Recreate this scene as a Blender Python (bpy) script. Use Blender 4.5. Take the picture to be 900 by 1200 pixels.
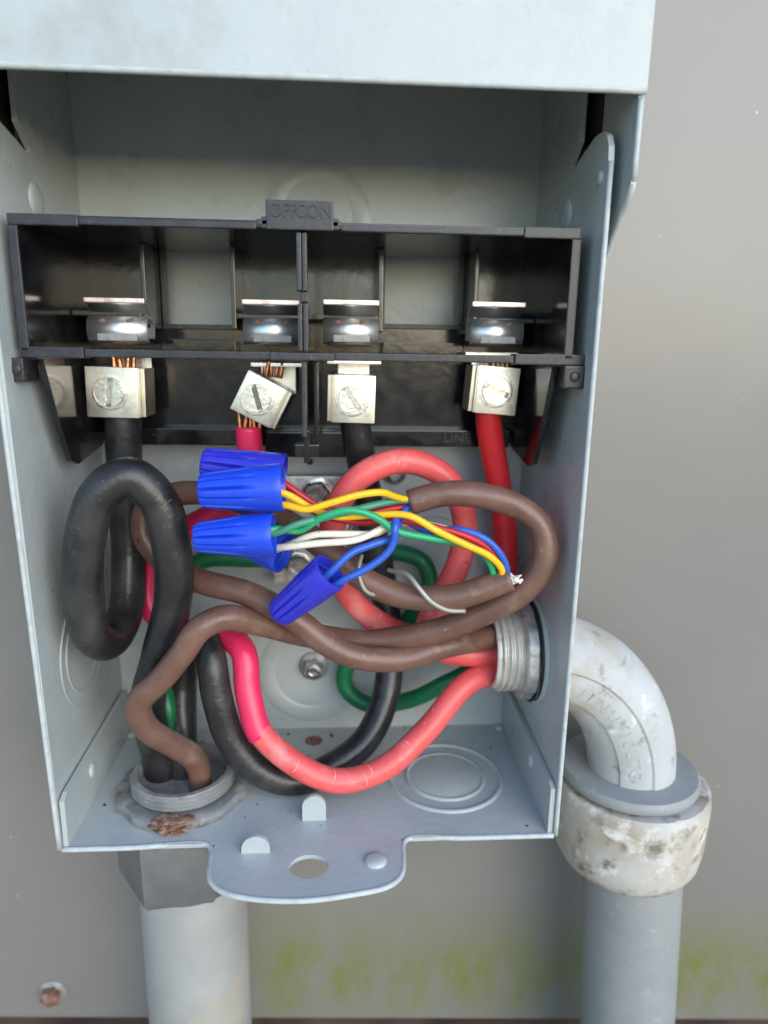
import bpy, bmesh, math, random
from mathutils import Vector, Matrix, noise
random.seed(7)
for o in list(bpy.data.objects): bpy.data.objects.remove(o)
scene = bpy.context.scene
COL = scene.collection
S = 0.01            # everything below is written in centimetres: x right, y into the wall, z up
W, D = 13.4, 5.73   # enclosure inner width and depth; front edge at y = 0, floor at z = 0

# ------------------------------------------------------------------ camera
CP = Vector((7.51807, -16.32998, 12.94105)); YAW, PITCH, ROLL, FPX = 0.06559, 0.2315, 0.01592, 817.86
_fw = Vector((math.sin(YAW)*math.cos(PITCH), math.cos(YAW)*math.cos(PITCH), -math.sin(PITCH)))
_r0 = Vector((math.cos(YAW), -math.sin(YAW), 0)); _u0 = _r0.cross(_fw)
_r = _r0*math.cos(ROLL) + _u0*math.sin(ROLL); _u = _u0*math.cos(ROLL) - _r0*math.sin(ROLL)
cam = bpy.data.cameras.new('camera'); camo = bpy.data.objects.new('camera', cam); COL.objects.link(camo)
M = Matrix((_r, _u, -_fw)).transposed().to_4x4(); M.translation = CP*S; camo.matrix_world = M
cam.sensor_fit = 'VERTICAL'; cam.sensor_height = 36; cam.lens = FPX/1200*36
cam.clip_start = 0.01; cam.clip_end = 500
cam.dof.use_dof = True; cam.dof.focus_distance = 0.172; cam.dof.aperture_fstop = 11
scene.camera = camo
def at(px, py, Y):       # a point measured in the photograph, at a chosen depth
    d = _fw + _r*((px-450)/FPX) + _u*((600-py)/FPX)
    return CP + d*((Y-CP.y)/d.y)
def onx(px, py, X):
    d = _fw + _r*((px-450)/FPX) + _u*((600-py)/FPX)
    return CP + d*((X-CP.x)/d.x)

# ------------------------------------------------------------------ light
SUN_EL, SUN_AZ = math.radians(20), math.radians(152)     # veiled sun, high in front of the wall and to the right
w = bpy.data.worlds.new('World'); scene.world = w; w.use_nodes = True
nt = w.node_tree; nt.nodes.clear()
sky = nt.nodes.new('ShaderNodeTexSky'); sky.sky_type = 'NISHITA'; sky.sun_disc = False
sky.sun_elevation = SUN_EL; sky.sun_rotation = SUN_AZ; sky.dust_density = .5; sky.ozone_density = 3.2; sky.air_density = 1.15
bg = nt.nodes.new('ShaderNodeBackground'); bg.inputs[1].default_value = 0.15
wo = nt.nodes.new('ShaderNodeOutputWorld'); nt.links.new(sky.outputs[0], bg.inputs[0]); nt.links.new(bg.outputs[0], wo.inputs[0])
sl = bpy.data.lights.new('sun', 'SUN'); sl.energy = 0.9; sl.angle = math.radians(60); sl.color = (1, .95, .87)
so = bpy.data.objects.new('sun', sl); COL.objects.link(so)
so.rotation_euler = Vector((-math.sin(SUN_AZ)*math.cos(SUN_EL), -math.cos(SUN_AZ)*math.cos(SUN_EL), -math.sin(SUN_EL))).to_track_quat('-Z', 'Y').to_euler()
scene.view_settings.view_transform = 'Standard'; scene.view_settings.look = 'None'
scene.view_settings.exposure = 1.22; scene.view_settings.gamma = 1.0; scene.view_settings.use_curve_mapping = False
scene.render.engine = 'CYCLES'; scene.cycles.max_bounces = 10; scene.cycles.diffuse_bounces = 6

# ------------------------------------------------------------------ materials
def mat(name, col, rough=.5, metal=0, var=.12, vscale=150, bump=0, bscale=900, spec=.5, spots=None, coat=0):
    """base colour with mottled variation, fine relief and optional spots [(colour, scale, lo, hi)]"""
    m = bpy.data.materials.new(name); m.use_nodes = True; n = m.node_tree; b = n.nodes['Principled BSDF']
    L = n.links.new; N = n.nodes.new
    b.inputs['Roughness'].default_value = rough; b.inputs['Metallic'].default_value = metal
    b.inputs['Specular IOR Level'].default_value = spec; b.inputs['Coat Weight'].default_value = coat
    tc = N('ShaderNodeTexCoord'); nz = N('ShaderNodeTexNoise'); nz.inputs['Scale'].default_value = vscale; nz.inputs['Detail'].default_value = 6
    L(tc.outputs['Object'], nz.inputs['Vector'])
    r = N('ShaderNodeValToRGB'); r.color_ramp.elements[0].position = .3; r.color_ramp.elements[1].position = .7
    r.color_ramp.elements[0].color = (*[c*(1-var) for c in col], 1); r.color_ramp.elements[1].color = (*[min(1, c*(1+var)) for c in col], 1)
    L(nz.outputs['Fac'], r.inputs[0]); out = r.outputs[0]
    rough_out = None
    for i, (sc, scale, lo, hi) in enumerate(spots or []):
        k = N('ShaderNodeTexNoise'); k.inputs['Scale'].default_value = scale; k.inputs['Detail'].default_value = 5; k.inputs['Roughness'].default_value = .62
        mp = N('ShaderNodeMapping'); mp.inputs['Location'].default_value = (i*3.1+.7, i*1.7+.2, .4); L(tc.outputs['Object'], mp.inputs[0]); L(mp.outputs[0], k.inputs['Vector'])
        q = N('ShaderNodeMapRange'); q.inputs[1].default_value = lo; q.inputs[2].default_value = hi; L(k.outputs['Fac'], q.inputs[0])
        x = N('ShaderNodeMix'); x.data_type = 'RGBA'; L(q.outputs[0], x.inputs[0]); L(out, x.inputs[6]); x.inputs[7].default_value = (*sc, 1); out = x.outputs[2]
    L(out, b.inputs['Base Color'])
    rr = N('ShaderNodeMapRange'); rr.inputs[3].default_value = max(.03, rough-.08); rr.inputs[4].default_value = min(1, rough+.1); L(nz.outputs['Fac'], rr.inputs[0]); L(rr.outputs[0], b.inputs['Roughness'])
    if bump:
        bn = N('ShaderNodeTexNoise'); bn.inputs['Scale'].default_value = bscale; bn.inputs['Detail'].default_value = 4; L(tc.outputs['Object'], bn.inputs['Vector'])
        bp = N('ShaderNodeBump'); bp.inputs['Strength'].default_value = bump; bp.inputs['Distance'].default_value = .0004
        L(bn.outputs['Fac'], bp.inputs['Height']); L(bp.outputs[0], b.inputs['Normal'])
    return m
DUST = (.33, .30, .26)
PAINT = mat('grey_enamel', (.425, .463, .460), .28, var=.06, vscale=45, bump=.26, bscale=430, spots=[((.17, .16, .14), 700, .70, .76), ((.34, .34, .31), 40, .55, .82), ((.24, .21, .17), 190, .70, .80), ((.55, .57, .57), 320, .70, .78)])
PAINT_EDGE = mat('grey_enamel_edge', (.46, .50, .50), .4, var=.1, vscale=300, spots=[((.22, .15, .10), 420, .66, .72), ((.34, .35, .35), 150, .55, .75)])
PLASTIC = mat('black_phenolic', (.009, .009, .011), .13, var=.3, vscale=200, bump=.09, bscale=300, spec=.5, spots=[((.10, .095, .088), 1300, .66, .8), ((.035, .034, .033), 60, .5, .75)])
PLASTIC_RIM = mat('black_phenolic_rim', (.022, .022, .028), .36, var=.4, vscale=250, bump=.15, bscale=700, spots=[((.16, .15, .14), 900, .62, .8)])
TIN = mat('tin_plated_lug', (.74, .71, .64), .36, 1, var=.1, vscale=260, bump=.15, bscale=1200, spots=[((.5, .45, .36), 200, .6, .75)])
TIN_EDGE = mat('cut_tin_edge', (.66, .61, .5), .4, 1, var=.1, vscale=300)
STEEL = mat('zinc_screw', (.70, .70, .69), .25, 1, var=.15, vscale=500, bump=.15, bscale=1500, spots=[((.32, .27, .2), 500, .62, .72)])
CLIP = mat('fuse_clip_metal', (.84, .84, .83), .32, .9, var=.1, vscale=200, bump=.1, bscale=900, spots=[((.30, .16, .08), 260, .64, .70)])
CLIP_EDGE = mat('clip_copper_edge', (.84, .68, .60), .36, 1, var=.2, vscale=400, spots=[((.45, .22, .15), 170, .5, .68)])
COPPER = mat('copper', (.62, .30, .15), .34, 1, var=.35, vscale=800)
RUBBER = mat('black_insulation', (.017, .017, .019), .33, var=.35, vscale=180, bump=.3, bscale=700, spec=.5, spots=[((.058, .055, .052), 60, .45, .75), ((.20, .185, .165), 800, .66, .75), ((.13, .12, .11), 240, .68, .74)])
RED = mat('red_insulation', (.74, .030, .036), .36, var=.12, vscale=150, bump=.12, spots=[((.12, .02, .02), 260, .70, .74), ((.75, .4, .36), 1200, .7, .78)])
SALMON = mat('faded_red_insulation', (.78, .110, .108), .37, var=.16, vscale=90, bump=.22, spots=[((.82, .30, .28), 70, .52, .75), ((.86, .55, .50), 420, .66, .73), ((.20, .03, .035), 330, .66, .73)])
MAGENTA = mat('pink_red_insulation', (.76, .028, .11), .3, var=.08, vscale=150, bump=.08, spots=[((.8, .5, .5), 1500, .72, .78)])
BROWN = mat('brown_cable_jacket', (.155, .080, .058), .36, var=.22, vscale=130, bump=.25, bscale=800, spots=[((.26, .17, .125), 120, .56, .8), ((.045, .026, .02), 170, .66, .72), ((.45, .38, .33), 700, .68, .75)])
GREEN_T = mat('dark_green_insulation', (.008, .16, .062), .36, var=.15, bump=.1)
BLUE_NUT = mat('blue_nut_plastic', (.012, .060, .62), .34, var=.06, vscale=200, bump=.12, bscale=1500, spots=[((.25, .35, .75), 1800, .69, .76)])
INDIGO_NUT = mat('indigo_nut_plastic', (.030, .032, .50), .34, var=.06, vscale=200, bump=.12, bscale=1500, spots=[((.25, .3, .7), 1800, .70, .77)])
YEL = mat('yellow_insulation', (.86, .50, .012), .34, var=.05)
GRN = mat('green_insulation', (.018, .36, .15), .34, var=.08)
GRN_D = mat('dull_green_insulation', (.06, .28, .17), .36, var=.08)
WHT = mat('white_insulation', (.78, .74, .60), .38, var=.06, spots=[((.45, .36, .2), 500, .66, .72)])
BLU = mat('blue_insulation', (.025, .10, .48), .34, var=.08)
RDT = mat('red_thin_insulation', (.50, .016, .03), .36, var=.1)
DRAIN = mat('grey_drain_wire', (.36, .35, .31), .45, .4, var=.15)
FIBRE = mat('jute_fibre', (.72, .67, .6), .8, var=.2)
ALU = mat('cast_aluminium', (.55, .54, .53), .5, .8, var=.25, vscale=350, bump=.5, bscale=700, spots=[((.25, .24, .22), 300, .6, .72)])
ZINC = mat('weathered_zinc', (.30, .30, .295), .55, .4, var=.2, vscale=160, bump=.5, bscale=600, spots=[((.50, .49, .46), 180, .55, .75), ((.16, .13, .10), 150, .56, .70)])
THREAD = mat('pale_die_cast_thread', (.60, .58, .53), .45, .3, var=.14, vscale=200, bump=.2, spots=[((.28, .26, .22), 250, .6, .75)])
RUST = mat('rust_crust', (.20, .10, .065), .85, var=.5, vscale=500, bump=.9, bscale=600, spots=[((.34, .24, .18), 400, .5, .7)])
PVC_ELBOW = mat('chalky_pvc_dirty', (.47, .475, .475), .6, var=.09, vscale=60, bump=.3, bscale=450, spots=[((.38, .34, .27), 60, .48, .70), ((.19, .17, .14), 130, .60, .72), ((.78, .79, .79), 90, .6, .75)])
PVC_NUT = mat('chalky_pvc_nut', (.53, .515, .48), .65, var=.09, vscale=70, bump=.4, bscale=450, spots=[((.40, .34, .26), 55, .42, .66), ((.20, .165, .12), 110, .55, .68), ((.74, .73, .7), 160, .55, .7)])
PVC_PIPE = mat('grey_pvc_pipe', (.28, .29, .295), .5, var=.06, vscale=120, bump=.2, bscale=700, spots=[((.37, .38, .38), 300, .6, .75)])
RIGID = mat('pale_conduit', (.36, .365, .36), .5, .2, var=.1, vscale=60, bump=.25, bscale=500, spots=[((.50, .43, .29), 40, .60, .82), ((.42, .42, .41), 400, .66, .75)])
COUP = mat('grey_tape_coupling', (.17, .175, .18), .4, .3, var=.12, vscale=120, bump=.4, bscale=600)
DARK = mat('dark_gasket_and_shade', (.015, .015, .017), .6)  # gaskets, screw hole, and the painted gap shade inside the hood

def wall_mat():
    m = bpy.data.materials.new('painted_metal_siding'); m.use_nodes = True; n = m.node_tree; b = n.nodes['Principled BSDF']; L = n.links.new; N = n.nodes.new
    tc = N('ShaderNodeTexCoord'); sp = N('ShaderNodeSeparateXYZ'); L(tc.outputs['Object'], sp.inputs[0])
    nz = N('ShaderNodeTexNoise'); nz.inputs['Scale'].default_value = 14; nz.inputs['Detail'].default_value = 6; L(tc.outputs['Object'], nz.inputs['Vector'])
    r = N('ShaderNodeValToRGB'); r.color_ramp.elements[0].position = .3; r.color_ramp.elements[1].position = .72
    r.color_ramp.elements[0].color = (.198, .187, .173, 1); r.color_ramp.elements[1].color = (.222, .212, .198, 1); L(nz.outputs['Fac'], r.inputs[0])
    # algae: a band with ragged, streaky edges near the bottom of the sheet
    mp = N('ShaderNodeMapping'); mp.inputs['Scale'].default_value = (1, 1, .38); L(tc.outputs['Object'], mp.inputs[0])
    st = N('ShaderNodeTexNoise'); st.inputs['Scale'].default_value = 95; st.inputs['Detail'].default_value = 10; st.inputs['Roughness'].default_value = .72; L(mp.outputs[0], st.inputs['Vector'])
    big = N('ShaderNodeTexNoise'); big.inputs['Scale'].default_value = 17; big.inputs['Detail'].default_value = 3; L(tc.outputs['Object'], big.inputs['Vector'])
    ma = N('ShaderNodeMath'); ma.operation = 'MULTIPLY_ADD'; L(st.outputs['Fac'], ma.inputs[0]); ma.inputs[1].default_value = .032; L(sp.outputs['Z'], ma.inputs[2])
    up = N('ShaderNodeMapRange'); up.inputs[1].default_value = -.048; up.inputs[2].default_value = -.078; L(ma.outputs[0], up.inputs[0])
    lo = N('ShaderNodeMapRange'); lo.inputs[1].default_value = -.111; lo.inputs[2].default_value = -.088; L(ma.outputs[0], lo.inputs[0])
    xm = N('ShaderNodeMapRange'); xm.inputs[1].default_value = .02; xm.inputs[2].default_value = .055; L(sp.outputs['X'], xm.inputs[0])
    t1 = N('ShaderNodeMath'); t1.operation = 'MULTIPLY'; L(up.outputs[0], t1.inputs[0]); L(lo.outputs[0], t1.inputs[1])
    t2 = N('ShaderNodeMath'); t2.operation = 'MULTIPLY'; L(t1.outputs[0], t2.inputs[0]); L(xm.outputs[0], t2.inputs[1])
    g = N('ShaderNodeMapRange'); g.inputs[1].default_value = .22; g.inputs[2].default_value = .46; g.inputs[3].default_value = .25; L(big.outputs['Fac'], g.inputs[0])
    s2 = N('ShaderNodeMapRange'); s2.inputs[1].default_value = .38; s2.inputs[2].default_value = .64; s2.inputs[3].default_value = .2; L(st.outputs['Fac'], s2.inputs[0])
    t3 = N('ShaderNodeMath'); t3.operation = 'MULTIPLY'; L(t2.outputs[0], t3.inputs[0]); L(g.outputs[0], t3.inputs[1])
    t4 = N('ShaderNodeMath'); t4.operation = 'MULTIPLY'; L(t3.outputs[0], t4.inputs[0]); L(s2.outputs[0], t4.inputs[1])
    x = N('ShaderNodeMix'); x.data_type = 'RGBA'; L(t4.outputs[0], x.inputs[0]); L(r.outputs[0], x.inputs[6]); x.inputs[7].default_value = (.165, .18, .04, 1)
    # small light scuffs
    sc = N('ShaderNodeTexNoise'); sc.inputs['Scale'].default_value = 420; sc.inputs['Detail'].default_value = 2; L(tc.outputs['Object'], sc.inputs['Vector'])
    sm = N('ShaderNodeMapRange'); sm.inputs[1].default_value = .765; sm.inputs[2].default_value = .80; L(sc.outputs['Fac'], sm.inputs[0])
    y = N('ShaderNodeMix'); y.data_type = 'RGBA'; L(sm.outputs[0], y.inputs[0]); L(x.outputs[2], y.inputs[6]); y.inputs[7].default_value = (.5, .49, .47, 1)
    L(y.outputs[2], b.inputs['Base Color']); b.inputs['Roughness'].default_value = .33
    bn = N('ShaderNodeTexNoise'); bn.inputs['Scale'].default_value = 22; L(tc.outputs['Object'], bn.inputs['Vector'])
    bp = N('ShaderNodeBump'); bp.inputs['Strength'].default_value = .12; bp.inputs['Distance'].default_value = .004; L(bn.outputs['Fac'], bp.inputs['Height']); L(bp.outputs[0], b.inputs['Normal'])
    return m
WALL = wall_mat()
GROUND = mat('dry_soil_and_grass', (.60, .50, .35), .95, var=.3, vscale=3)
MULCH = mat('wood_mulch', (.05, .030, .024), .9, var=.6, vscale=40, bump=.5, bscale=300)

# ------------------------------------------------------------------ mesh helpers (cm)
def thing(name, label, cat, loc, group=None):
    o = bpy.data.objects.new(name, None); COL.objects.link(o); o.location = Vector(loc)*S; o.empty_display_size = .01
    o['label'] = label; o['category'] = cat
    if group: o['group'] = group
    return o
def worldloc(o):
    v = Vector((0, 0, 0))
    while o: v += o.location; o = o.parent
    return v
def obj(name, vs, fs, m, parent=None, smooth=False, m2=None, f2=None, origin=None, label=None):
    me = bpy.data.meshes.new(name)
    vs = [Vector(v) for v in vs]
    c = Vector(origin) if origin is not None else sum(vs, Vector())/len(vs)
    me.from_pydata([tuple((v-c)*S) for v in vs], [], [tuple(f) for f in fs]); me.materials.append(m)
    if m2:
        me.materials.append(m2)
        for i in f2: me.polygons[i].material_index = 1
    if smooth: me.polygons.foreach_set('use_smooth', [True]*len(me.polygons))
    me.validate(); me.update()
    o = bpy.data.objects.new(name, me); COL.objects.link(o)
    if parent: o.parent = parent; o.location = c*S - worldloc(parent)
    else: o.location = c*S
    if label: o['label'] = label
    return o
class MB:
    def __init__(s): s.v = []; s.f = []; s.edge = []
    def add(s, vs, fs, T=None):
        n = len(s.v); s.v += [(T @ Vector(v)) if T else Vector(v) for v in vs]; s.f += [[i+n for i in f] for f in fs]; return s
    def box(s, a, b, bev=.03, T=None):
        bm = bmesh.new(); bmesh.ops.create_cube(bm, size=1)
        for v in bm.verts: v.co = Vector((a[i]+(b[i]-a[i])*(v.co[i]+.5) for i in range(3)))
        if bev: bmesh.ops.bevel(bm, geom=list(bm.edges), offset=bev, segments=2, affect='EDGES', profile=.7)
        return s.bm(bm, T)
    def bm(s, bm, T=None):
        bm.verts.index_update(); s.add([v.co.copy() for v in bm.verts], [[v.index for v in f.verts] for f in bm.faces], T); bm.free(); return s
    def lathe(s, prof, n=32, T=None, rfun=None):
        """prof: (radius, height) pairs, turned round the z axis"""
        vs = []; fs = []
        for i, (r, h) in enumerate(prof):
            for k in range(n):
                a = 2*math.pi*k/n; q = r*(rfun(a, i) if rfun else 1); vs.append((q*math.cos(a), q*math.sin(a), h))
        for i in range(len(prof)-1):
            for k in range(n):
                k2 = (k+1) % n; fs.append([i*n+k, i*n+k2, (i+1)*n+k2, (i+1)*n+k])
        if prof[0][0] > 0: fs.append(list(range(n))[::-1])
        fs.append([(len(prof)-1)*n+k for k in range(n)])
        return s.add(vs, fs, T)
    def plate(s, outer, holes, t0, t1, axes, bev=0):
        """a sheet cut to a 2D outline with holes; axes=(i, j, k): outline runs in i, j and the thickness in k"""
        bm = bmesh.new(); E_ = []
        for loop in [outer]+list(holes):
            vv = []
            for p in loop:
                q = [0, 0, 0]; q[axes[0]] = p[0]; q[axes[1]] = p[1]; q[axes[2]] = t0; vv.append(bm.verts.new(q))
            for i in range(len(vv)): E_.append(bm.edges.new((vv[i], vv[(i+1) % len(vv)])))
        bmesh.ops.triangle_fill(bm, use_beauty=True, use_dissolve=False, edges=E_)
        r = bmesh.ops.extrude_face_region(bm, geom=list(bm.faces))
        for g in r['geom']:
            if isinstance(g, bmesh.types.BMVert): g.co[axes[2]] += t1-t0
        bmesh.ops.recalc_face_normals(bm, faces=list(bm.faces))
        return s.bm(bm)
    def tube(s, pts, rad, n=14, step=.12, rfun=None, closed_ends=True, end_round=False):
        P = resample(pts, step); m = len(P); vs = []; fs = []
        t = (P[1]-P[0]).normalized(); a = Vector((0, 1, .3)) if abs(t.y) < .8 else Vector((1, 0, .2)); nrm = (a - t*a.dot(t)).normalized()
        for i in range(m):
            t = (P[min(i+1, m-1)]-P[max(i-1, 0)]).normalized(); nrm = (nrm - t*nrm.dot(t)).normalized(); b = t.cross(nrm)
            u = i/(m-1); r = rad(u) if callable(rad) else rad
            for k in range(n):
                an = 2*math.pi*k/n; q = r*(rfun(u, an) if rfun else 1); vs.append(P[i]+nrm*(q*math.cos(an))+b*(q*math.sin(an)))
        for i in range(m-1):
            for k in range(n):
                k2 = (k+1) % n; fs.append([i*n+k, i*n+k2, (i+1)*n+k2, (i+1)*n+k])
        if closed_ends: fs.append(list(range(n))[::-1]); fs.append([(m-1)*n+k for k in range(n)])
        return s.add(vs, fs)
    def build(s, name, m, parent=None, smooth=False, **k):
        o = obj(name, s.v, s.f, m, parent, smooth, **k)
        if smooth == 'auto':
            flat_sharp(o)
        return o
def flat_sharp(o, ang=math.radians(38)):
    me = o.data; bm = bmesh.new(); bm.from_mesh(me)
    for e in bm.edges:
        if len(e.link_faces) == 2 and e.calc_face_angle(0) > ang: e.smooth = False
    for f in bm.faces: f.smooth = True
    bm.to_mesh(me); bm.free()
def resample(pts, step):
    P = [Vector(p) for p in pts]
    if len(P) < 3:
        n = max(2, int((P[1]-P[0]).length/step)); return [P[0].lerp(P[1], i/n) for i in range(n+1)]
    Q = [P[0]*2-P[1]]+P+[P[-1]*2-P[-2]]; out = []
    for i in range(1, len(Q)-2):
        p0, p1, p2, p3 = Q[i-1:i+3]; t0 = 0; t1 = t0+max((p1-p0).length, 1e-4)**.5; t2 = t1+max((p2-p1).length, 1e-4)**.5; t3 = t2+max((p3-p2).length, 1e-4)**.5
        n = max(2, int((p2-p1).length/step))
        for k in range(n):
            t = t1+(t2-t1)*k/n
            A1 = p0*((t1-t)/(t1-t0))+p1*((t-t0)/(t1-t0)); A2 = p1*((t2-t)/(t2-t1))+p2*((t-t1)/(t2-t1)); A3 = p2*((t3-t)/(t3-t2))+p3*((t-t2)/(t3-t2))
            B1 = A1*((t2-t)/(t2-t0))+A2*((t-t0)/(t2-t0)); B2 = A2*((t3-t)/(t3-t1))+A3*((t-t1)/(t3-t1))
            out.append(B1*((t2-t)/(t2-t1))+B2*((t-t1)/(t2-t1)))
    out.append(P[-1])
    for _ in range(2): out = [out[0]]+[(out[i-1]+out[i]*2+out[i+1])/4 for i in range(1, len(out)-1)]+[out[-1]]
    return out
def text_mesh(s, size, depth):
    cu = bpy.data.curves.new('t', 'FONT'); cu.body = s; cu.size = size; cu.extrude = depth/2; cu.align_x = 'CENTER'; cu.align_y = 'CENTER'; cu.resolution_u = 3
    o = bpy.data.objects.new('t', cu); COL.objects.link(o); dg = bpy.context.evaluated_depsgraph_get(); dg.update()
    me = o.evaluated_get(dg).to_mesh(); vs = [v.co.copy() for v in me.vertices]; fs = [list(p.vertices) for p in me.polygons]
    o.evaluated_get(dg).to_mesh_clear(); bpy.data.objects.remove(o); bpy.data.curves.remove(cu); return vs, fs
def circ(cx, cy, rx, ry=None, n=32, a0=0, a1=2*math.pi):
    ry = ry or rx; return [(cx+rx*math.cos(a0+(a1-a0)*i/n), cy+ry*math.sin(a0+(a1-a0)*i/n)) for i in range(n)]
def frame(o, z, x=None):
    z = Vector(z).normalized(); x = Vector(x) if x else (Vector((0, 0, 1)) if abs(z.z) < .9 else Vector((1, 0, 0)))
    x = (x - z*x.dot(z)).normalized(); y = z.cross(x); m = Matrix((x, y, z)).transposed().to_4x4(); m.translation = Vector(o); return m
def wob(seed, amp=.03, f=3.0):
    return lambda u, a: 1+amp*noise.noise(Vector((u*f*6+seed*7.3, math.cos(a)*.7, math.sin(a)*.7+seed)))

# ------------------------------------------------------------------ the setting
WY = D+.16
mb = MB(); mb.box((-420, WY, -12.35), (420, WY+4, 240), .12)
o = mb.build('wall', WALL, None, origin=(0, 0, 0)); o['kind'] = 'structure'; o.rotation_euler.y = .06   # the box hangs slightly out of level with the siding
mb = MB(); mb.box((-60, WY+1.2, -19), (60, WY+3.9, -10), 0)
o = mb.build('wall_footing', MULCH, None); o['kind'] = 'structure'
bm = bmesh.new(); bmesh.ops.create_grid(bm, x_segments=8, y_segments=8, size=20000)
for v in bm.verts: v.co.z = -18
o = MB().bm(bm).build('ground', GROUND, None, origin=(0, 0, -18)); o['kind'] = 'structure'
mb = MB()
for i in range(900):
    x = random.uniform(-16, 34); y = random.uniform(-9, WY+1.1); l = random.uniform(.5, 2.2)
    T = Matrix.Translation((x, y, -17.9+random.uniform(.0, 1.6)*(.4+.6*(y > 0)))) @ Matrix.Rotation(random.uniform(0, 6.3), 4, 'Z') @ Matrix.Rotation(random.uniform(-.6, .6), 4, 'X')
    mb.box((-l/2, -.3, -.12), (l/2, .3, .12), 0, T)
o = mb.build('mulch', MULCH, None); o['kind'] = 'stuff'; o['label'] = 'dark brown wood mulch along the foot of the wall'; o['category'] = 'mulch'

# rusty screw in the wall
p = at(62, 1162, WY)
t = thing('wall_screw', 'small rusty hex screw in the wall at bottom left', 'screw', p)
mb = MB(); mb.lathe([(.52, 0), (.52, .05), (.40, .1)], 28, frame(p, (0, -1, 0))); mb.build('washer', ZINC, t, 'auto')
mb = MB(); mb.lathe([(.36, .05), (.36, .36), (.28, .42)], 6, frame(p, (0, -1, 0), (.3, 0, 1))); mb.build('hex_head', RUST, t, 'auto')

# ------------------------------------------------------------------ the enclosure
box = thing('disconnect_box', 'open grey painted metal electrical disconnect box on the wall', 'electrical box', (W/2, D, 0))
TH = .13
# back panel with a stamped mounting recess
mb = MB(); mb.plate([(0, 0), (W, 0), (W, 21.5), (0, 21.5)], [], D, D+.12, (0, 2, 1)); back = mb.build('back_panel', PAINT, box)
def ring(cx, cy, r, wdt, h, axis_o, axis_z, name, parent, m=PAINT, n=40, sq=1):
    """low stamped ridge"""
    mb = MB(); prof = [(r-wdt, -.01), (r-wdt*.6, h*.8), (r, h), (r+wdt*.6, h*.8), (r+wdt, -.01)]
    vs = []; fs = []; T = frame(axis_o, axis_z)
    for (q, hh) in prof:
        for k in range(n):
            a = 2*math.pi*k/n; vs.append((q*math.cos(a), q*math.sin(a), hh))
    for i in range(len(prof)-1):
        for k in range(n): fs.append([i*n+k, i*n+(k+1) % n, (i+1)*n+(k+1) % n, (i+1)*n+k])
    mb.add(vs, fs, T); return mb.build(name, m, parent, True)
def dome(o_, z, r, h, name, parent, m=PAINT):
    mb = MB(); mb.lathe([(r, -.02), (r*.96, h*.35), (r*.8, h*.75), (r*.5, h*.95), (r*.05, h)], 28, frame(o_, z)); return mb.build(name, m, parent, True)
c1 = at(366, 788, D); ring(0, 0, 1.55, .32, .07, c1, (0, -1, 0), 'stamped_ring', back)
c2 = at(372, 255, D); ring(0, 0, 1.3, .3, .03, c2, (0, -1, 0), 'stamped_ring', back)
c3 = at(505, 655, D); ring(0, 0, 1.5, .08, .045, c3, (0, -1, 0), 'knockout_ring', back); ring(0, 0, 1.1, .07, .045, c3, (0, -1, 0), 'knockout_ring', back)
def bolt(px, py, r, name='mounting_bolt', Y=D, wash=1.5):
    p = at(px, py, Y); mb = MB(); mb.lathe([(r*wash, 0), (r*wash, .07), (r*wash*.92, .1)], 28, frame(p, (0, -1, 0))); b = mb.build(name, ZINC, box, 'auto')
    mb = MB(); mb.lathe([(r, .09), (r, .42), (r*.86, .5), (r*.5, .52), (r*.45, .44), (.02, .43)], 6, frame(p, (0, -1, 0), (.2, 0, 1))); mb.build('hex_head', STEEL, b, 'auto'); return b
bolt(368, 780, .34)
p = at(462, 553, D); dome(p, (0, -1, 0), .42, .22, 'rivet', back, STEEL)
p = at(363, 541, D); mb = MB(); mb.lathe([(.11, 0), (.11, .012)], 16, frame(p, (0, -1, 0))); mb.build('screw_hole', DARK, back)
# side panels: notched at the top, front edge slightly proud
def side(sx):
    x0 = 0 if sx < 0 else W; x1 = x0+sx*TH
    prof = [(D, -.05), (D, 21.5), (2.15, 21.5), (2.15, 18.15), (2.75, 17.52), (2.55, 17.44), (.62, 17.78)]
    prof = [(D, -.05), (D, 21.5), (2.15, 21.5), (2.15, 17.95), (2.78, 17.50), (2.62, 17.36), (1.0, 17.74)]
    prof += [(.5+.0, 17.72), (.22, 17.58), (.05, 17.32), (0, 17.0), (0, -.05)]
    mb = MB(); mb.plate(prof, [circ(2.9, 4.15, 1.1, None, 32)] if sx > 0 else [], x0, x1, (1, 2, 0))
    if sx < 0:
        for v in mb.v: v.x += .24*max(0, 1-v.z/12)
    s_ = mb.build('side_panel', PAINT, box)
    # bright worn front edge
    k_ = .24 if sx < 0 else 0
    mb = MB(); mb.tube([(x0+sx*TH/2+k_, -.005, -.04), (x0+sx*TH/2+k_/3, -.005, 8), (x0+sx*TH/2, -.005, 12), (x0+sx*TH/2, -.005, 17.0)], TH*.5, 8, .5); mb.build('edge_bead', PAINT_EDGE, s_, True)
    dome((x0, .42, 16.75), (-sx, 0, 0), .16, .07, 'dimple', s_)
    dome((x0, 2.75, 16.35), (-sx, 0, 0), .42, .10, 'dimple', s_)
    return s_
sL = side(-1); sR = side(1)
ring(0, 0, 1.55, .07, .05, (.155, 2.7, 4.4), (1, 0, 0), 'knockout_ring', sL); ring(0, 0, 1.15, .07, .05, (.155, 2.7, 4.4), (1, 0, 0), 'knockout_ring', sL)
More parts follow.
